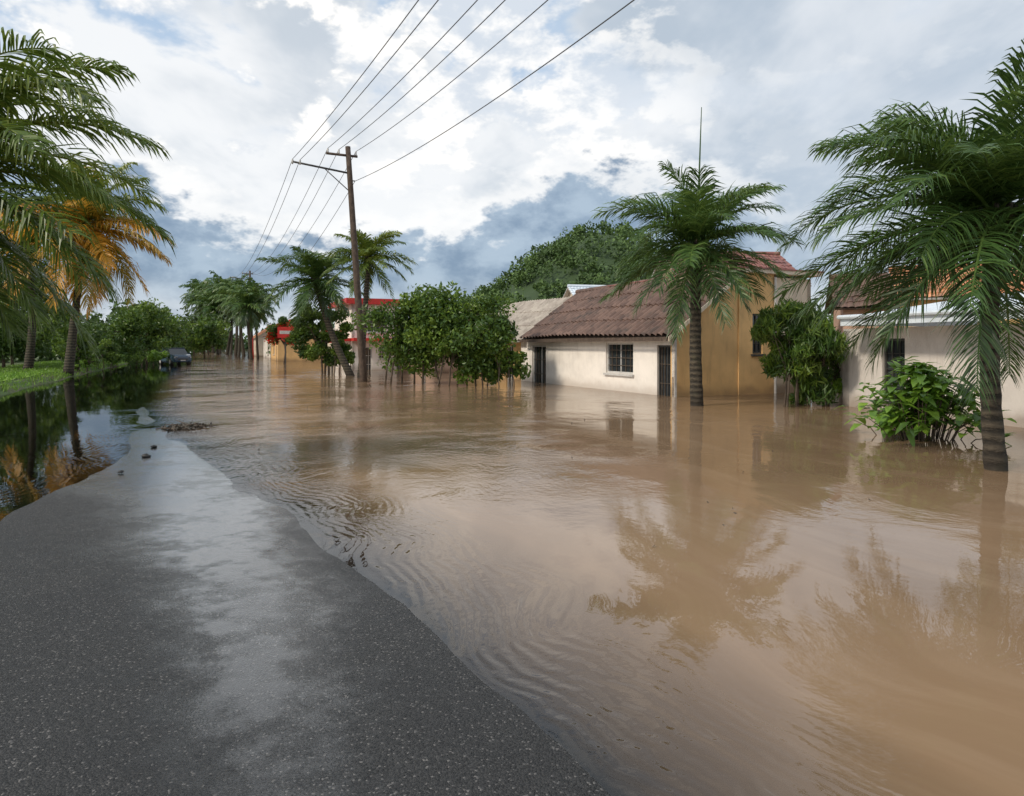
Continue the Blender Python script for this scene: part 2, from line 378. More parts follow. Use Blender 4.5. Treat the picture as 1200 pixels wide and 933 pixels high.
# coconut palm on the left whose crown hangs into view
ex=[]
for az,el,L,dr,tone in [(3,36,3.2,1.1,.6),(-12,12,3.2,.85,.55),(18,66,3.1,1.25,.5),(-28,26,3.1,1.1,.5),(12,-14,2.8,.7,.45),(-5,-34,2.6,.5,.4),(26,14,3.1,1.0,.5),(-40,-15,2.7,.7,.45),(-10,54,3.1,1.5,.65),(8,-52,2.4,.3,.4)]:
    ex.append(((D2R(az),D2R(el),L,dr,100,.044,.85),dict(age=0.0,g=1.0,tone=tone,beta=.5,neat=.9)))
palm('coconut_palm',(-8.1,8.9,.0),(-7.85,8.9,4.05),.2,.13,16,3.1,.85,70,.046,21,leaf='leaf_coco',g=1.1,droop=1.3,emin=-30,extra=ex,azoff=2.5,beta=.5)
palm('coconut_palm',(-26.0,40,.1),(-24.9,40,8.8),.28,.17,46,4.9,1.4,46,.12,31,leaf='leaf_coco',g=1.2,droop=1.4,emin=-78,agef=1.4)
palm('coconut_palm',(-30.5,43,.1),(-30.6,43,8.0),.28,.17,28,4.6,1.2,36,.12,32,leaf='leaf_coco',g=1.3,droop=1.6,emin=-55,agef=.3)
palm('palm_tree',(-9.4,41,-.6),(-11.8,41,5.7),.26,.17,34,3.2,.95,44,.085,41,droop=1.4,emin=-55,g=.75)
palm('palm_tree',(-8.6,38.5,-.6),(-8.1,38.5,6.7),.2,.14,28,2.8,.7,44,.075,42,leaf='leaf_coco',droop=1.35,emin=-40)
def far(name,src,x,y,z,s,rot):
    o=bpy.data.objects.new(name,src.data); scene.collection.objects.link(o)
    o.location=(x,y,z); o.scale=(s,s,s); o.rotation_euler=(0,0,rot); return o
fa=palm('coconut_palm',(0,0,0),(.6,0,9),.25,.16,30,3.9,1.2,24,.2,51,leaf='leaf_palm',g=1.1,droop=1.5,emin=-60)
fa.location=(-37.5,98,-.5)
fb=palm('coconut_palm',(0,0,0),(-.7,.3,8),.25,.16,28,3.8,1.2,24,.2,52,leaf='leaf_palm',g=1.1,droop=1.6,emin=-55)
fb.location=(-33.5,88,-.5); fb.scale=(.95,)*3
for i,(px,Y,s) in enumerate([(-.392,118,1.25),(-.405,130,1.35),(-.418,142,1.5),(-.428,156,1.6),(-.437,172,1.75),(-.445,190,1.8),(-.412,150,1.2),(-.40,112,.95),(-.452,210,1.7),(-.372,92,.8),(-.43,138,1.25),(-.385,104,1.0)]):
    far('coconut_palm',fa if i%2 else fb,px*Y,Y,-.5,s,i*1.9)

# ------------------------------------------------------------ broadleaf trees
def tree(name,x,y,z0,H,W,bot,ncl,nl,size,seed,leaf='leaf_tree',stems=1,flow=0.0,depthw=None,asp=.26,droop=0.3,rt=.12,base_z=-.6):
    global RNG
    RNG=np.random.default_rng(seed); mb=MB(); D=depthw or W
    cz=(H+bot)/2; hz=(H-bot)/2
    cl=[]
    for i in range(ncl):
        d=nrm(RNG.normal(size=3)); r=RNG.uniform(.3,.88)
        ir=1+.2*math.sin(3*math.atan2(d[1],d[0])+seed)+.14*RNG.normal()
        cl.append(np.array([x+d[0]*W/2*r*ir,y+d[1]*D/2*r*ir,z0+cz+d[2]*hz*r]))
    cl=np.array(cl)
    for s in range(stems):
        bx=x+(RNG.uniform(-.35,.35)*W if stems>1 else 0); by=y+(RNG.uniform(-.2,.2)*D if stems>1 else 0)
        top=np.array([x+(bx-x)*.7,y+(by-y)*.7,z0+cz*.9])
        p=np.array([bx,by,z0+base_z]); mid=(p+top)/2+RNG.normal(0,.08,3)*[1,1,0]
        tube(mb,[p,mid,top],[rt,rt*.75,rt*.5],7,0)
        for c in cl[RNG.choice(ncl,min(ncl,8),replace=False)]:
            q=(top+c)/2+RNG.normal(0,.1,3); st=mid+(top-mid)*RNG.uniform(.2,1)
            tube(mb,[st,q,c],[rt*.45,rt*.28,rt*.08],5,0,.5,False)
    per=nl//ncl
    for c in cl:
        cr=RNG.uniform(.1,.2)*W; C=c+nrm(RNG.normal(size=(per,3)))*(RNG.random((per,1))**.45)*cr*np.array([1,1,.75])
        tone=np.clip(RNG.uniform(.15,.85)+RNG.normal(0,.18,per),0,1)
        ag=(RNG.random(per)<flow).astype(float) if flow and RNG.random()<.7 else 0.0
        leaves(mb,C,size,tone,1,ag,asp,droop)
    return mb.build(name,[M['bark'],M[leaf]],smooth=[0])
tree('mangrove_tree',-4.3,32,-.1,4.7,5.0,.5,54,13500,.22,61,stems=6,depthw=3.6,rt=.055)
tree('mangrove_tree',-1.9,31,-.1,4.7,4.6,.0,54,13500,.22,62,stems=6,depthw=3.4,rt=.045)
tree('mangrove_tree',-.6,30.4,-.1,2.8,2.6,-.1,22,4800,.2,63,stems=4,rt=.035)
tree('leafy_tree',-12.4,44,-.1,5.0,3.8,.1,34,7500,.25,64,stems=3,rt=.08)
tree('leafy_tree',-10.6,43,-.1,2.6,2.4,.0,14,2400,.22,65,stems=3,rt=.05)
tree('flame_tree',-23.4,70,-.1,5.6,4,1.2,22,3600,.36,66,flow=.4)
tree('leafy_shrub',8.75,20.6,-.1,3.7,2.5,-.3,46,8500,.36,68,leaf='leaf_tree',stems=7,asp=.09,droop=1.2,rt=.04)
tree('leafy_shrub',9.9,21.2,-.1,2.3,1.8,-.1,16,2600,.28,69,leaf='leaf_bright',stems=4,asp=.11,droop=1.0,rt=.03)
for (x,y,H,W,bot,n,nl,s,sd) in [(-33.5,45,5.6,6,.3,30,6000,.3,71),(-38,52,8.5,9,.5,40,7000,.4,72),(-33,60,5.6,7.5,.3,34,6000,.35,73),
        (-38.5,72,6.2,7.5,.4,30,5000,.4,74),(-46.5,90,7.0,9,.4,30,4500,.5,75),(-27.6,43.5,3.0,3.4,.1,16,2600,.24,76),(-45,100,5,8,.2,26,3500,.5,77),
        (-55,118,7.5,10,.5,26,3500,.6,78),(-60,135,8,10,.5,26,3000,.7,79),(-36,47,6.6,6,.3,24,4000,.34,80)]:
    tree('leafy_tree',x,y,.2,H,W,bot,n,nl,s,sd)
for (x,y,H,W,n,nl,s,sd) in [(-29.9,50,2.3,2.6,14,3000,.17,83),(-27.2,42,.95,1.1,8,900,.12,84),(-31.5,57,1.5,2.6,12,1800,.18,85),(-33.5,64,1.3,3,12,1600,.2,86),(-37.5,74,1.4,3.6,12,1500,.22,87),(-28.4,46,1.3,1.4,8,900,.14,88),(-31,53.5,1.2,1.6,8,900,.15,89)]:
    tree('garden_bush',x,y,.15,H,W,.05,n,nl,s,sd,leaf='leaf_bright' if sd in(84,86,88,89) else 'leaf_tree',stems=3,rt=.04)

# broad-leaved plant rising from the water near the right palm
RNG=np.random.default_rng(90); mb=MB()
for i in range(125):
    a=RNG.uniform(0,6.28); r=abs(RNG.normal(0,.68)); r=min(r,1.4); h=1.2*(1-(r/1.7)**2)*RNG.uniform(.2,1.12)+.06
    p0=np.array([7.9+.45*r*math.cos(a),13.2+.35*r*math.sin(a),-.3]); p2=np.array([7.9+r*math.cos(a),13.2+.8*r*math.sin(a),h])
    tube(mb,[p0,(p0+p2)/2+[0,0,.15],p2],[.012,.01,.006],4,0,.6,False)
    for j in range(9):
        d=nrm(np.array([math.cos(a+RNG.normal(0,1.4)),math.sin(a+RNG.normal(0,1.4)),RNG.uniform(-.45,.5)])); s=RNG.uniform(.16,.36)
        q=p2+RNG.normal(0,.09,3); sd=nrm(np.cross(d,[0,0,1.0]))*s*.28; dn=np.array([0,0,-1])*s
        V=[q,q+d*s*.4+sd+dn*-.06,q+d*s*.4,q+d*s*.4-sd+dn*-.06,q+d*s*.8+sd*.6+dn*.12,q+d*s*.8+dn*.1,q+d*s*.8-sd*.6+dn*.12,q+d*s*1.08+dn*.3]
        mb.add(V,[(0,1,2),(0,2,3),(1,4,5,2),(2,5,6,3),(4,7,5),(5,7,6)],1,float(np.clip(RNG.normal(.5,.28),0,1)))
mb.build('broad_leaf_plant',[M['bark'],M['leaf_bright']])

# ------------------------------------------------------------ forested hill and distant woods
RNG=np.random.default_rng(101)
def hillh(x,y):
    p=np.interp(x,[-60,-30,-14,-6,0,6.5,13,20,28,38,52,80],[0,2,6.5,11.5,15,20,24.5,25.5,21,14,8,3])
    return p*np.exp(-((y-138)/34)**2)
mb=MB(); xs=np.linspace(-60,80,60); ys=np.linspace(80,200,40)
X,Y=np.meshgrid(xs,ys,indexing='ij'); Z=hillh(X,Y)-1.2+.6*fbm(X,Y,.3,2)
i=(np.arange(59)[:,None]*40+np.arange(39)[None,:]).ravel()
mb.add(np.stack([X,Y,Z],-1).reshape(-1,3),np.stack([i,i+40,i+41,i+1],1).tolist(),0,.1)
for k in range(520):
    x=RNG.uniform(-35,60); y=RNG.uniform(98,146); z=hillh(x,y)
    r=RNG.uniform(1.6,3.6); t=RNG.uniform(.2,.75)
    for q in range(5):
        cc=np.array([x,y,z+.3])+nrm(RNG.normal(size=3))*np.array([1,1,.6])*r*.65
        per=22; C=cc+nrm(RNG.normal(size=(per,3)))*(RNG.random((per,1))**.3)*r*.42
        leaves(mb,C,.62,np.clip(t+RNG.normal(0,.08)+.25*(cc[2]-z)/r+RNG.normal(0,.12,per),0,1),0,asp=.35)  # leaf tone rises towards each crown top, shading put into the colour
mb.build('forested_hill',[M['leaf_hill']])
def bank(name,pts,H,seed,n=260,r=(1.2,3),size=.8):
    global RNG
    RNG=np.random.default_rng(seed); mb=MB(); pts=np.array(pts,float)
    for k in range(n):
        f=RNG.random()*(len(pts)-1); i=int(f); p=pts[i]+(pts[i+1]-pts[i])*(f-i); h=H*RNG.uniform(.7,1.15)*(.8+.2*math.sin(f*9))
        c=np.array([p[0]+RNG.normal(0,2),p[1]+RNG.normal(0,3),RNG.uniform(.3,h)]); rr=RNG.uniform(*r)
        C=c+nrm(RNG.normal(size=(50,3)))*(RNG.random((50,1))**.35)*rr*np.array([1,1,.7])
        leaves(mb,C,size,np.clip(RNG.uniform(.1,.8)+RNG.normal(0,.15,50),0,1),0,asp=.33)
    mb.build(name,[M['leaf_hill']])
bank('distant_trees',[(-150,120),(-110,135),(-88,160),(-92,215)],8,1,300,(1.5,3.5),1.0)
bank('distant_trees',[(-78,215),(-50,175),(-30,135),(-12,110),(0,100)],7,2,330)
bank('distant_trees',[(-75,60),(-52,62),(-44,76),(-50,95)],7,3,240,(1.2,2.6),.6)
bank('distant_trees',[(-160,330),(-120,400),(-60,430),(60,380),(200,300)],9,4,260,(4,8),2.2)

# ------------------------------------------------------------ houses
UP=np.array([0,0,1.0])
def wall(parent,name,p,ex,Ln,z0,z1,th,mat,ops=(),out=None):
    mb=MB(); p=np.array([p[0],p[1],0.0]); ex=np.array(ex,float); o=np.array(out,float)
    A=sorted(set([0,Ln]+[q for w in ops for q in w[:2]])); Zs=sorted(set([z0,z1]+[q for w in ops for q in w[2:4]]))
    inside=lambda a,z:any(w[0]<a<w[1] and w[2]<z<w[3] for w in ops)
    for i in range(len(A)-1):
        for j in range(len(Zs)-1):
            if inside((A[i]+A[i+1])/2,(Zs[j]+Zs[j+1])/2): continue
            for off in (0,-th):
                q=p+o*off
                mb.add([q+ex*A[i]+UP*Zs[j],q+ex*A[i+1]+UP*Zs[j],q+ex*A[i+1]+UP*Zs[j+1],q+ex*A[i]+UP*Zs[j+1]],[(0,1,2,3)])
    for (a,b_,c,d) in [w[:4] for w in ops]:
        K=[p+ex*a+UP*c,p+ex*b_+UP*c,p+ex*b_+UP*d,p+ex*a+UP*d]; K2=[k-o*th for k in K]
        mb.add(K+K2,[(0,1,5,4),(1,2,6,5),(2,3,7,6),(3,0,4,7)])
    K=[p+UP*z0,p+ex*Ln+UP*z0,p+ex*Ln+UP*z1,p+UP*z1]; K2=[k-o*th for k in K]
    mb.add(K+K2,[(1,2,6,5),(2,3,7,6),(3,0,4,7)])
    return mb.build(name,[mat],parent=parent)
def window(parent,name,p,ex,out,a,b_,c,d,bars=4,frame='trim',kind='grille',bar=None):
    p=np.array([p[0],p[1],0.0]); ex=np.array(ex,float); o=np.array(out,float); mb=MB()
    bm=0 if bar is None else bar
    q=p-o*.13
    mb.add([q+ex*a+UP*c,q+ex*b_+UP*c,q+ex*b_+UP*d,q+ex*a+UP*d],[(0,1,2,3)],1)
    f=.07
    for (s,e,lo,hi) in [(a+.002,b_-.002,d-f,d-.002),(a+.002,b_-.002,c+.002,c+f),(a+.002,a+f,c+f,d-f),(b_-f,b_-.002,c+f,d-f)]:
        obox(mb,q+ex*s+UP*lo,ex*(e-s),o*.06,UP*(hi-lo),0)
    for i in range(1,bars):
        x=a+(b_-a)*i/bars; w=.05 if i==bars//2 else .022
        obox(mb,q+ex*(x-w/2)+UP*(c+f)+o*.012,ex*w,o*.03,UP*(d-c-2*f),0 if w>.03 else bm)
    nh=4
    for i in range(1,nh):
        z=c+(d-c)*i/nh; obox(mb,q+ex*(a+f)+UP*z+o*.05,ex*(b_-a-2*f),o*.012,UP*.022,bm)
    if kind=='grille' : obox(mb,p+ex*(a-.08)+UP*(c-.09)+o*.002,ex*(b_-a+.16),o*.09,UP*.08,0)
    mb.build(name,[M[frame],M['glass'],M['iron'],M['bark']],parent=parent)
def roof(parent,name,P0,A,Ln,Up,Ls,mat,period=.24,course=.38,amp=.035,lift=.03,jt=.013):
    P0,A,Up=[np.array(q,float) for q in (P0,A,Up)]; A=nrm(A);Up=nrm(Up); N=np.cross(A,Up)
    if N[2]<0: N=-N
    rg=np.random.default_rng(int(Ln*100))
    na=int(Ln/period*6)+1; aa=np.linspace(0,Ln,na)
    rows=[]
    nc=max(1,int(round(Ls/course)))
    for i in range(nc): rows+=[(Ls*i/nc,lift),(Ls*(i+1)/nc-.001,0)]
    s=np.array([r[0] for r in rows]); l=np.array([r[1] for r in rows])
    jit=rg.normal(0,jt,(na//6+2,nc)); J=np.repeat(np.repeat(jit,6,0)[:na],2,1)
    H=amp*np.abs(np.sin(np.pi*aa/period))[:,None]+l[None,:]+J
    sag=-.05*np.sin(np.pi*aa/Ln*2+1)[:,None]
    co=P0+aa[:,None,None]*A+s[None,:,None]*Up+(H+sag)[:,:,None]*N
    n2=len(s); i=(np.arange(na-1)[:,None]*n2+np.arange(n2-1)[None,:]).ravel()
    mb=MB(); mb.add(co.reshape(-1,3),np.stack([i,i+n2,i+n2+1,i+1],1).tolist(),0)
    obox(mb,P0-N*.12,A*Ln,Up*Ls,N*.06,1)
    return mb.build(name,[mat,M['trim'] if mat is not M['tile_brown'] else M['wood']],parent=parent)
def gable_house(name,p,ex,out,Ln,Dp,zw,zr,wm,rm,ops=(),oh=.35):
    e=empty(name); p=np.array([p[0],p[1],0.]); ex=nrm(np.array(ex,float)); o=nrm(np.array(out,float))
    wall(e,'front_wall',p,ex,Ln,-1,zw,.2,wm,ops,o)
    wall(e,'back_wall',p-o*Dp,ex,Ln,-1,zw,.2,wm,(),-o)
    for k,q in enumerate((p,p+ex*Ln)):
        mb=MB(); sgn=(-1,1)[k]
        prof=[q+UP*-1,q-o*Dp-UP,q-o*Dp+UP*zw,q-o*Dp/2+UP*(zr-.06),q+UP*zw]
        K=[r-ex*sgn*.003 for r in prof]; K2=[r-ex*sgn*.2 for r in prof]
        mb.add(K+K2,[(0,1,2,3,4),(9,8,7,6,5)]); mb.build('gable_wall',[wm],parent=e)
    sl=(zr-zw)/(Dp/2); d=nrm(np.array([-o[0],-o[1],sl])); L=(Dp/2+oh)*math.sqrt(1+sl*sl)
    roof(e,'roof_front',p+o*oh-ex*oh+UP*(zw-oh*sl+.08),ex,Ln+2*oh,d,L,rm)
    d2=nrm(np.array([o[0],o[1],sl]))
    roof(e,'roof_back',p-o*(Dp+oh)-ex*oh+UP*(zw-oh*sl+.08),ex,Ln+2*oh,d2,L,rm)
    mb=MB(); r=p-o*Dp/2+UP*(zr+.12); tube(mb,[r-ex*oh,r+ex*Ln/2,r+ex*(Ln+oh)],.11,8,0); mb.build('ridge_cap',[rm],parent=e)
    for w in ops: window(e,'window' if w[2]>0 else 'door',p,ex,o,*w[:4],kind='grille' if w[2]>0 else 'door')
    return e

# --- white house with brown corrugated roof
B=np.array([5.7,24,0.]); e1=RD; e2=RR
wh=empty('white_house')
ops=[(.13,.99,-.95,1.82),(2.5,4.44,.7,1.92),(9.8,11.3,-.95,1.82)]
wall(wh,'front_wall',B,e1,12.6,-1,2.4,.2,M['white'],ops,-e2)
for i,w in enumerate(ops): window(wh,'window' if i==1 else 'door',B,e1,-e2,*w,bars=6 if i==1 else 5,kind='grille' if i==1 else 'door',frame='trim' if i!=0 else 'iron',bar=3)
sl=(4.5-2.4)/2.9; dU=nrm(np.array([e2[0],e2[1],sl])); oh=.45
Lr=(2.9+oh)*math.sqrt(1+sl*sl)
roof(wh,'corrugated_roof',B-e2*oh-e1*.25+UP*(2.4-oh*sl+.07),e1,12.0,dU,Lr,M['tile_brown'],.34,1.0,.125,.05,.007)
dB=nrm(np.array([-e2[0],-e2[1],sl])); roof(wh,'roof_back',B+e2*(5.8+oh)-e1*-.3+UP*(2.4-oh*sl+.07),e1,11.4,dB,Lr,M['tile_brown'])
mb=MB(); r=B+e2*2.9+UP*(4.5+.12); tube(mb,[r-e1*.25,r+e1*6,r+e1*11.8],.14,8); mb.build('ridge_cap',[M['tile_brown']],parent=wh)
mb=MB(); q=B-e2*oh-e1*.3+UP*(2.4-oh*sl-.12); obox(mb,q,dU*Lr,e1*.04,UP*.16,0); mb.build('bargeboard',[M['cream']],parent=wh)
mb=MB(); G=[B-e1*.003+e2*a+UP*z for a,z in [(0,-1),(2.9,-1),(2.9,4.42),(0,2.36)]]; G2=[g+e1*.2 for g in G]
mb.add(G+G2,[(0,1,2,3),(7,6,5,4),(2,6,7,3),(0,3,7,4)]); mb.build('gable_wall',[M['tan']],parent=wh)
mb=MB(); obox(mb,B-e1*.05+e2*-.03,e2*.09,-e1*.02,UP*2.3,0); tube(mb,[B+e2*4.62-e1*.12-UP,B+e2*4.62-e1*.12+UP*4.4],.05,8,0); mb.build('downpipe',[M['trim']],parent=wh)
mb=MB(); obox(mb,B-e2*(oh+.01)-e1*.25+UP*(2.4-oh*sl-.1),e1*12,-e2*.03,UP*.13,0); mb.build('fascia',[M['wood']],parent=wh)
# --- ochre annex, flat roof
an=empty('ochre_annex')
wall(an,'front_wall',B+e2*2.9-e1*.06,e2,1.72,-1,4.5,.2,M['tan'],[(.65,1.15,1.5,3.0)],-e1)
window(an,'window',B+e2*2.9-e1*.06,e2,-e1,.65,1.15,1.5,3.0,bars=2,frame='iron')
wall(an,'side_wall_front',B+e2*4.62+e1*.02,e2,2.0,-1,4.4,.2,M['cream'],[(.7,1.5,2.5,3.5)],-e1)
window(an,'window_2',B+e2*4.62+e1*.02,e2,-e1,.7,1.5,2.5,3.5,bars=4)
wall(an,'right_wall',B+e2*6.62+e1*.02,e1,8,-1,4.4,.2,M['cream'],(),e2)
wall(an,'left_wall',B+e2*2.95+e1*.15,e1,8,2,4.5,.2,M['tan'],(),-e2)
mb=MB(); obox(mb,B+e2*2.75-e1*.3+UP*4.503,e2*4.15,e1*8.8,UP*.14,0); obox(mb,B+e2*2.7-e1*.35+UP*4.645,e2*4.25,e1*8.9,UP*.05,1)
mb.build('flat_roof',[M['cream'],M['tile_red']],parent=an)
# --- weathered wing
wg=empty('weathered_house')
wall(wg,'front_wall',B+e1*12.62+e2*.25,e1,8.6,-1,2.4,.2,M['tan'],[(1.5,2.4,-.9,1.8),(4,5.4,.6,1.8)],-e2)
window(wg,'door',B+e1*12.62+e2*.25,e1,-e2,1.5,2.4,-.9,1.8,kind='door'); window(wg,'window',B+e1*12.62+e2*.25,e1,-e2,4,5.4,.6,1.8)
roof(wg,'corrugated_roof',B-e2*.4+e1*11.85+UP*(2.4-oh*sl+.0),e1,10.4,dU,Lr-.15,M['tile_grey'],.3,1.2,.09,.03,.006)
roof(wg,'roof_back',B+e2*(5.8+oh)+e1*11.8+UP*(2.4-oh*sl),e1,10.4,dB,Lr-.1,M['tile_grey'])
mb=MB(); G=[B+e1*21.2+e2*a+UP*z for a,z in [(.25,-1),(5.6,-1),(5.6,2.4),(2.9,4.3),(.25,2.5)]]; mb.add(G,[(0,1,2,3,4)]); mb.build('gable_wall',[M['tan']],parent=wg)

# --- right house (grey plaster, flat white metal awning roof)
Dp=np.array([9.95,20.5,0.]); er=nrm(np.array([1.85,-8.0,0.])); nr=nrm(np.array([-8.0,-1.85,0.]))
rh=empty('grey_house')
wall(rh,'front_wall',Dp,er,9.5,-1,2.3,.25,M['grey'],[(1.55,2.35,.3,2.0)],nr)
window(rh,'window',Dp,er,nr,1.55,2.35,.3,2.0,bars=3,frame='iron')
wall(rh,'side_wall',Dp,-nr,6,-1,2.25,.25,M['grey'],(),-er)
sl2=.15; dr_=nrm(np.array([-nr[0],-nr[1],sl2]))
roof(rh,'metal_roof',Dp+nr*.85+er*1.05+UP*2.62,er,9.5,dr_,4.9,M['metal_white'],.3,4.9,.03,0,.001)
mb=MB(); obox(mb,Dp+nr*.87+er*1.02+UP*2.36,er*9.6,nr*.05,UP*.3,0); tube(mb,[Dp+nr*.97+er*1.0+UP*2.6,Dp+nr*.97+er*10.8+UP*2.56],.06,8,0)
obox(mb,Dp+nr*.86+er*1.02+UP*2.36,er*.05,-nr*4.6,UP*.3,0)
mb.build('fascia',[M['metal_white']],parent=rh)
gable_house('orange_roof_house',(14.2,24.5),(7,-3.,0),(-3,-7.,0),7.5,5,3.6,4.7,M['tan'],M['tile_orange'],[(1.5,2.5,2.7,3.3),(4.5,5.5,2.7,3.3)])
gable_house('brown_roof_house',(13.3,27.4),(3,-1.,0),(-1,-3.,0),1.9,3,3.5,4.6,M['pink'],M['tile_brown'])
gable_house('red_roof_house',(9.0,35),(.9,.1,0),(.1,-.9,0),6.2,6,5.1,6.9,M['pink'],M['tile_red'],[(1,2,3.9,4.9)])
gable_house('blue_roof_house',(5.2,47),(.9,.2,0),(.2,-.9,0),8,7,4.2,6.1,M['cream'],M['metal_white'])
lw_=empty('boundary_wall'); q=B+e2*6.62; v_=Dp-q; ll_=np.linalg.norm(v_); v_=v_/ll_
wall(lw_,'wall_panel',q+v_*.1,v_,ll_-.15,-1,2.2,.2,M['grey'],(),np.array([v_[1],-v_[0],0]))
# street row further down
gable_house('street_house',UV(14.5,44.5),e1,-e2,13,7,2.9,4.5,M['pink'],M['tile_brown'],[(2,3,-.9,1.8),(5,6.5,.7,1.9),(9,10,-.9,1.8)])
gable_house('street_house',UV(12.5,62),e1,-e2,14,7,3.2,5.0,M['cream'],M['tile_grey'],[(2,3,-.9,1.8),(5,6.5,.7,1.9),(9,10,-.9,1.8)])
gable_house('street_house',UV(8.4,86),e1,-e2,9,6,3.0,4.6,M['tan'],M['tile_orange'],[(1,2,-.9,1.8),(4,5.5,.7,1.9)])
gable_house('street_house',UV(9.0,100),e1,-e2,14,7,3.2,5.0,M['white'],M['tile_red'],[(2,3,-.9,1.8),(5,6.5,.7,1.9)])
gable_house('street_house',UV(8.5,122),e1,-e2,16,7,3.2,5.4,M['cream'],M['tile_orange'],[(2,3,-.9,1.8)])
sh=empty('corner_shop'); q=UV(10.2,51)
wall(sh,'front_wall',q,e2,3.4,-1,4.9,.2,M['white'],[(.5,1.5,-.9,1.7),(2,3,.8,1.8),(.7,2.6,2.8,3.7)],-e1)
for w in [(.5,1.5,-.9,1.7),(2,3,.8,1.8),(.7,2.6,2.8,3.7)]: window(sh,'window',q,e2,-e1,*w)
wall(sh,'side_wall',q,e1,7,-1,4.9,.2,M['white'],[(1,2,.7,1.9),(4,5.4,-.9,1.9)],-e2)
mb=MB(); obox(mb,q-e1*.5-e2*.5+UP*4.903,e2*4.4,e1*7.9,UP*.42,0)
obox(mb,q-e1*.9-e2*.05+UP*2.15,e2*3.5,e1*.89,UP*.22,0); obox(mb,q-e2*.8+e1*.1+UP*2.15,e2*.79,e1*6,UP*.22,0); mb.build('canopy',[M['red'],M['trim']],parent=sh)
def signboard(p,ax,out,w,h,z):
    e=empty('shop_sign'); mb=MB(); p=np.array([p[0],p[1],0.])
    tube(mb,[p-UP*.6,p+UP*(z+h)],.05,8,1); obox(mb,p+UP*z-ax*w/2+out*.06,ax*w,out*.07,UP*h,0)
    obox(mb,p+UP*(z+h*.35)-ax*w*.38+out*.132,ax*w*.76,out*.01,UP*h*.3,2)
    mb.build('sign_board',[M['red'],M['iron'],M['trim']],parent=e)
signboard(UV(8.6,50),e2,-e1,1.3,.9,2.0)
signboard(UV(7.8,72),e2,-e1,1.6,1.1,2.6)

# ------------------------------------------------------------ utility poles and wires
def pole(base,top,band=False):
    mb=MB(); base=np.array(base,float); top=np.array(top,float)
    t=np.linspace(0,1,10)[:,None]; P=base+(top-base)*t
    tube(mb,P,np.linspace(.2,.13,10),12,0)
    d=nrm(top-base); at=lambda z: base+d*((z-base[2])/d[2])
    zt=top[2]
    a=at(zt-1.35); L=a-e2*2.75+UP*.3; R=a+e2*.12
    tube(mb,[L,(L+R)/2,R],.05,8,1)
    tube(mb,[a-UP*.9,a-e2*1.2+UP*.1],.025,6,1)
    a2=at(zt-.5); L2=a2-e2*1.1; R2=a2+e2*.45
    obox(mb,L2-e1*.05,e2*1.55,e1*.1,UP*.1,0)
    att=[L+UP*.12,L+e2*.35+UP*.12,L2+e2*.08+UP*.3,L2+e2*.62+UP*.3,R2-e2*.08+UP*.3,at(zt-1.7)+e2*.25]
    for q in att[:5]:
        tube(mb,[q-UP*.24,q-UP*.16,q-UP*.12,q-UP*.05,q],[.03,.06,.04,.055,.03],8,2)
    tube(mb,[at(zt-1.7),att[5]],.03,6,1)
    if band: tube(mb,[at(-.5),at(3)],.22,12,3)
    mb.build('utility_pole',[M['wood'],M['iron'],M['trim'],M['red']],smooth=True)
    return att
a0=pole((-7.4,34.3,-.8),(-8.25,34.3,11.8))
a1=pole((-38.0,100,-.8),(-38.4,100,12.8),band=True)
a2=pole((*UV(8.9,-16)[:2],-.8),(*UV(8.5,-16)[:2],12.0))
mb=MB()
for i in range(6):
    for (A_,B_,sag) in ((a0[i],a1[i],2.0+.15*i),(a2[i],a0[i],1.0+.1*i)):
        t=np.linspace(0,1,48)[:,None]; P=A_+(B_-A_)*t; P[:,2]-=sag*4*t[:,0]*(1-t[:,0])
        tube(mb,P,.014,5,0)
mb.build('power_lines',[M['iron']])

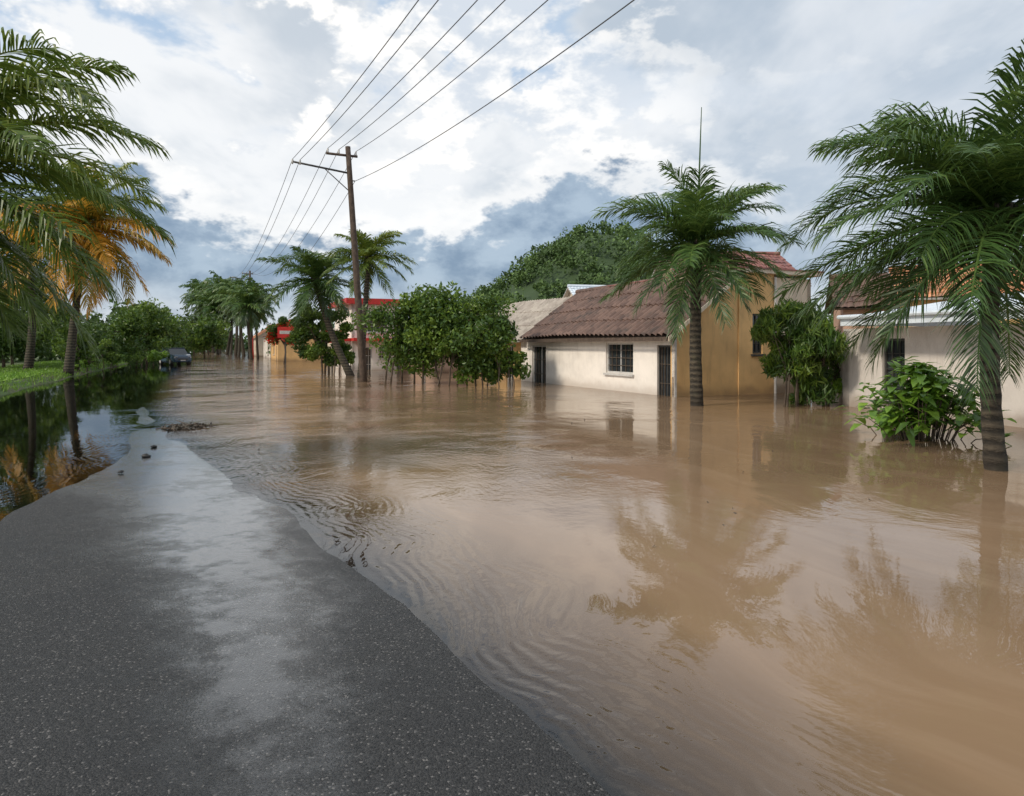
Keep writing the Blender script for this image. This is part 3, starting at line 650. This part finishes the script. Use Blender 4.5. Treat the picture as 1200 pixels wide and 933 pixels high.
# ------------------------------------------------------------ parked car
def car(x,y,z,rot):
    e=empty('parked_car'); mb=MB()
    st=[(-2.2,.70,.45,.78),(-2.1,.82,.32,.95),(-1.6,.88,.28,1.02),(-.9,.9,.27,1.03),(.2,.9,.27,1.04),(1.2,.9,.28,1.05),(2.0,.86,.32,1.03),(2.2,.76,.42,.95)]
    V=[];F=[]
    for (X,w,zb,zt) in st:
        for (yy,zz) in [(-w*.9,zb),(-w,zb+.12),(-w,zb+(zt-zb)*.6),(-w*.93,zt),(w*.93,zt),(w,zb+(zt-zb)*.6),(w,zb+.12),(w*.9,zb)]: V.append((X,yy,zz))
    for i in range(len(st)-1):
        for j in range(8): F.append((i*8+j,i*8+(j+1)%8,(i+1)*8+(j+1)%8,(i+1)*8+j))
    F+= [tuple(range(8))[::-1],tuple(56+j for j in range(8))]
    mb.add(V,F,0)
    C=[(-1.15,.84,1.03),(-.55,.70,1.6),(1.35,.72,1.62),(1.95,.82,1.04)]
    V=[(X,s*w,zz) for (X,w,zz) in C for s in (-1,1)]
    mb.add(V,[(0,1,3,2),(2,3,5,4),(4,5,7,6),(0,2,4,6),(1,7,5,3)],1)
    obox(mb,(-.58,-.71,1.605),(1.96,0,0),(0,1.42,0),(0,0,.06),0)
    for X in (-.15,.75):
        for s in (-1,1): obox(mb,(X,s*.80-.02,1.0),(.08,0,0),(0,.04,0),(0,0,.6),0)
    for X in (-1.4,1.35):
        for s in (-1,1):
            c=np.array([X,s*.8,.34]); tube(mb,[c-[0,.11,0],c+[0,.11,0]],.34,20,2); tube(mb,[c-[0,.12,0],c+[0,.12,0]],.19,12,3)
    for s in (-1,1):
        obox(mb,(-2.19,s*.6-.16,.68),(.05,0,0),(0,.32,0),(0,0,.16),3)
        obox(mb,(-1.0,s*.9-.08+s*.07,1.02),(.1,0,0),(0,.18,0),(0,0,.12),0)
    obox(mb,(-2.225,-.45,.5),(.05,0,0),(0,.9,0),(0,0,.14),2); obox(mb,(-2.26,-.22,.42),(.03,0,0),(0,.44,0),(0,0,.1),3)
    mb.build('body',[M['carpaint'],M['glass'],M['iron'],M['trim']],parent=e)
    e.location=(x,y,z); e.rotation_euler=(0,0,rot)
m,nt,out=newmat('car_paint'); b=NB(nt); p=principled(b,out,(.05,.09,.14),.25); p.inputs['Coat Weight'].default_value=.6; M['carpaint']=m
car(-32.6,66,-.05,math.atan2(.91,-.415)+.35)

# ------------------------------------------------------------ debris on the road
RNG=np.random.default_rng(130); mb=MB()
M['deadleaf']=plainmat('dead_leaves',(.10,.085,.065),.6,0,.5,20)
for k in range(34):
    p=np.array([-7.2+RNG.normal(0,.22),15.0+RNG.normal(0,.22),.015+.02*RNG.random()]); d=nrm(np.array([RNG.normal(),RNG.normal()*.5,RNG.normal()*.06]))
    tube(mb,[p,p+d*.12+[0,0,.01],p+d*RNG.uniform(.15,.35)],[.016,.012,.005],5,0)
C=np.stack([-7.2+RNG.normal(0,.2,320),15.0+RNG.normal(0,.2,320),.01+.035*RNG.random(320)],1)
leaves(mb,C,.1,RNG.uniform(.3,1,320),1)
mb.build('flood_debris',[M['bark'],M['deadleaf']])
for (x,y,s) in [(-5.9,11.0,.05),(-6.3,12.0,.04),(-5.5,9.6,.03)]:
    mb=MB()
    V=[];F=[]
    for i in range(5):
        for j in range(8):
            ph=math.pi*i/4; t=2*math.pi*j/8; r=s*(1+.2*RNG.normal()); V.append((x+r*math.sin(ph)*math.cos(t)*1.4,y+r*math.sin(ph)*math.sin(t),.02+r*.6*math.cos(ph)+.01))
    for i in range(4):
        for j in range(8): F.append((i*8+j,i*8+(j+1)%8,(i+1)*8+(j+1)%8,(i+1)*8+j))
    mb.add(V,F,0); mb.build('stone',[M['iron']],smooth=True)
RNG=np.random.default_rng(131); mb=MB()
uu=RNG.uniform(-.5,9,150); vv=RNG.uniform(4,26,150); hh_=hfield(uu,vv); k=hh_<-.01
C=np.stack([.91*uu-.415*vv,.415*uu+.91*vv,np.full(150,.012)],1)[k]; C=C[:45]
leaves(mb,C,.045,RNG.uniform(0,1,len(C)),0)
mb.build('floating_litter',[M['deadleaf']])

# ------------------------------------------------------------ sky
w=bpy.data.worlds.new('World'); scene.world=w; w.use_nodes=True; nt=w.node_tree; nt.nodes.clear(); b=NB(nt)
out=b.n('ShaderNodeOutputWorld')
SUN_EL,SUN_AZ=D2R(40),D2R(-124)      # azimuth measured from +Y towards +X
sky=b.n('ShaderNodeTexSky'); sky.sky_type='NISHITA'; sky.sun_disc=False; sky.sun_elevation=SUN_EL; sky.sun_rotation=SUN_AZ
bg1=b.n('ShaderNodeBackground'); b.l(sky.outputs[0],bg1.inputs[0]); bg1.inputs[1].default_value=.1
tc=b.n('ShaderNodeTexCoord'); Dv=tc.outputs['Generated']
s=b.n('ShaderNodeSeparateXYZ'); b.l(Dv,s.inputs[0]); X,Y,Z=s.outputs
hr=b.m('SQRT',b.m('ADD',b.m('MULTIPLY',X,X),b.m('MULTIPLY',Y,Y)))
el=b.m('DIVIDE',Z,b.m('MAXIMUM',hr,.01))
den=b.m('ADD',b.m('MAXIMUM',Z,0),.22)
c=b.n('ShaderNodeCombineXYZ'); b.l(b.m('DIVIDE',X,den),c.inputs[0]); b.l(b.m('DIVIDE',Y,den),c.inputs[1])
PP=c.outputs[0]
soft=b.noise(b.mapping(PP,(1,1,1),(0,0,.4),(3.1,1.7,0)),.85,5,.55,.35)
soft2=b.noise(b.mapping(PP,(1.2,.7,1),(0,0,-.5),(7,2,0)),2.2,5,.6,.3)
puff=b.noise(b.mapping(Dv,(1,1,1.9)),5.2,6,.56,.15)
puff2=b.noise(b.mapping(Dv,(1,1,1.7),(0,0,0),(2,5,1)),11,5,.6,.1)
az=b.m('ARCTAN2',X,Y)
t=b.m('ADD',b.m('MULTIPLY',soft,.6),b.m('MULTIPLY',soft2,.4))
veil=b.mix(b.mr(t,.40,.57),(.47,.555,.65),(.93,.95,.97))
bright_left=b.mr(b.m('ABSOLUTE',b.m('SUBTRACT',az,-.30)),.0,.75,1.0,0.0)  # sky colour brightened left of centre, to brighten reflections on road and water
veil=b.mix(b.m('MULTIPLY',bright_left,.25),veil,(1.05,1.04,1.02))
# right-hand side: smooth even grey-blue sheet
veil=b.mix(b.mr(az,.12,.5,0,.5),veil,(.58,.65,.735))
gap=b.mr(b.m('ADD',b.m('MULTIPLY',soft2,.5),b.m('MULTIPLY',puff,.5)),.49,.57,0,.85); gap=b.m('MULTIPLY',gap,b.mr(el,.25,.42)); gap=b.m('MULTIPLY',gap,b.mr(az,-.05,.35,1.0,.15))
veil=b.mix(gap,veil,(.38,.545,.76))
wh_=b.mr(b.m('ADD',puff,b.m('MULTIPLY',b.m('SUBTRACT',puff2,.5),.5)),.47,.55)
wh_=b.m('MULTIPLY',wh_,b.mr(el,.18,.28)); wh_=b.m('MULTIPLY',wh_,b.mr(el,.75,.5)); wh_=b.m('MULTIPLY',wh_,b.mr(az,.0,.4,1.0,.15))
shade=b.mix(b.mr(puff2,.42,.60),(.76,.81,.87),(1.2,1.16,1.1))
veil=b.mix(b.m('MULTIPLY',wh_,.88),veil,shade)
prof=b.m('ADD',.205,b.m('MULTIPLY',b.m('SINE',b.m('ADD',b.m('MULTIPLY',az,8.5),.5)),.055))
dd=b.m('ADD',b.m('MULTIPLY',b.m('SUBTRACT',prof,el),5.5),b.m('MULTIPLY',b.m('SUBTRACT',puff,.5),1.7))
dd=b.m('ADD',dd,b.m('MULTIPLY',b.m('SUBTRACT',puff2,.5),.85))
azm=b.m('MULTIPLY',b.mr(az,.25,.5,1.0,.25),b.mr(az,-1.2,-.6,.3,1.0))
rim=b.m('MULTIPLY',b.m('MULTIPLY',b.mr(dd,-.28,-.02),b.mr(el,.1,.2)),azm)
veil=b.mix(b.m('MULTIPLY',rim,.6),veil,(1.10,1.08,1.05))
bankm=b.m('MULTIPLY',b.mr(dd,.0,.16),azm)
bcol=b.mix(b.mr(b.m('ADD',puff2,b.m('MULTIPLY',dd,.10)),.38,.70),(.42,.53,.65),(.19,.285,.415))
colr=b.mix(b.m('MULTIPLY',bankm,.95),veil,bcol)
hz=b.mr(el,.0,.11,1.0,0.0)
colr=b.mix(b.m('MULTIPLY',hz,b.mr(soft2,.3,.6,.45,1.0)),colr,(.86,.90,.94))
bg2=b.n('ShaderNodeBackground'); b.l(colr,bg2.inputs[0]); bg2.inputs[1].default_value=1.05
mx=b.n('ShaderNodeMixShader'); mx.inputs[0].default_value=.9
b.l(bg1.outputs[0],mx.inputs[1]); b.l(bg2.outputs[0],mx.inputs[2]); b.l(mx.outputs[0],out.inputs[0])

sd=bpy.data.lights.new('sun','SUN'); sd.energy=2.8; sd.angle=D2R(7); sd.color=(1,.9,.75)
so=bpy.data.objects.new('sun',sd); scene.collection.objects.link(so)
dirv=Vector((math.sin(SUN_AZ)*math.cos(SUN_EL),math.cos(SUN_AZ)*math.cos(SUN_EL),math.sin(SUN_EL)))
so.rotation_euler=dirv.to_track_quat('Z','Y').to_euler()

# ------------------------------------------------------------ camera
cd=bpy.data.cameras.new('camera'); cd.sensor_width=36; cd.lens=24; cd.shift_y=-.051; cd.clip_end=5000; cd.clip_start=.05
co=bpy.data.objects.new('camera',cd); scene.collection.objects.link(co); co.location=(0,0,1.8); co.rotation_euler=(D2R(90),0,0)
scene.camera=co
scene.view_settings.view_transform='Standard'; scene.view_settings.look='None'; scene.view_settings.exposure=0
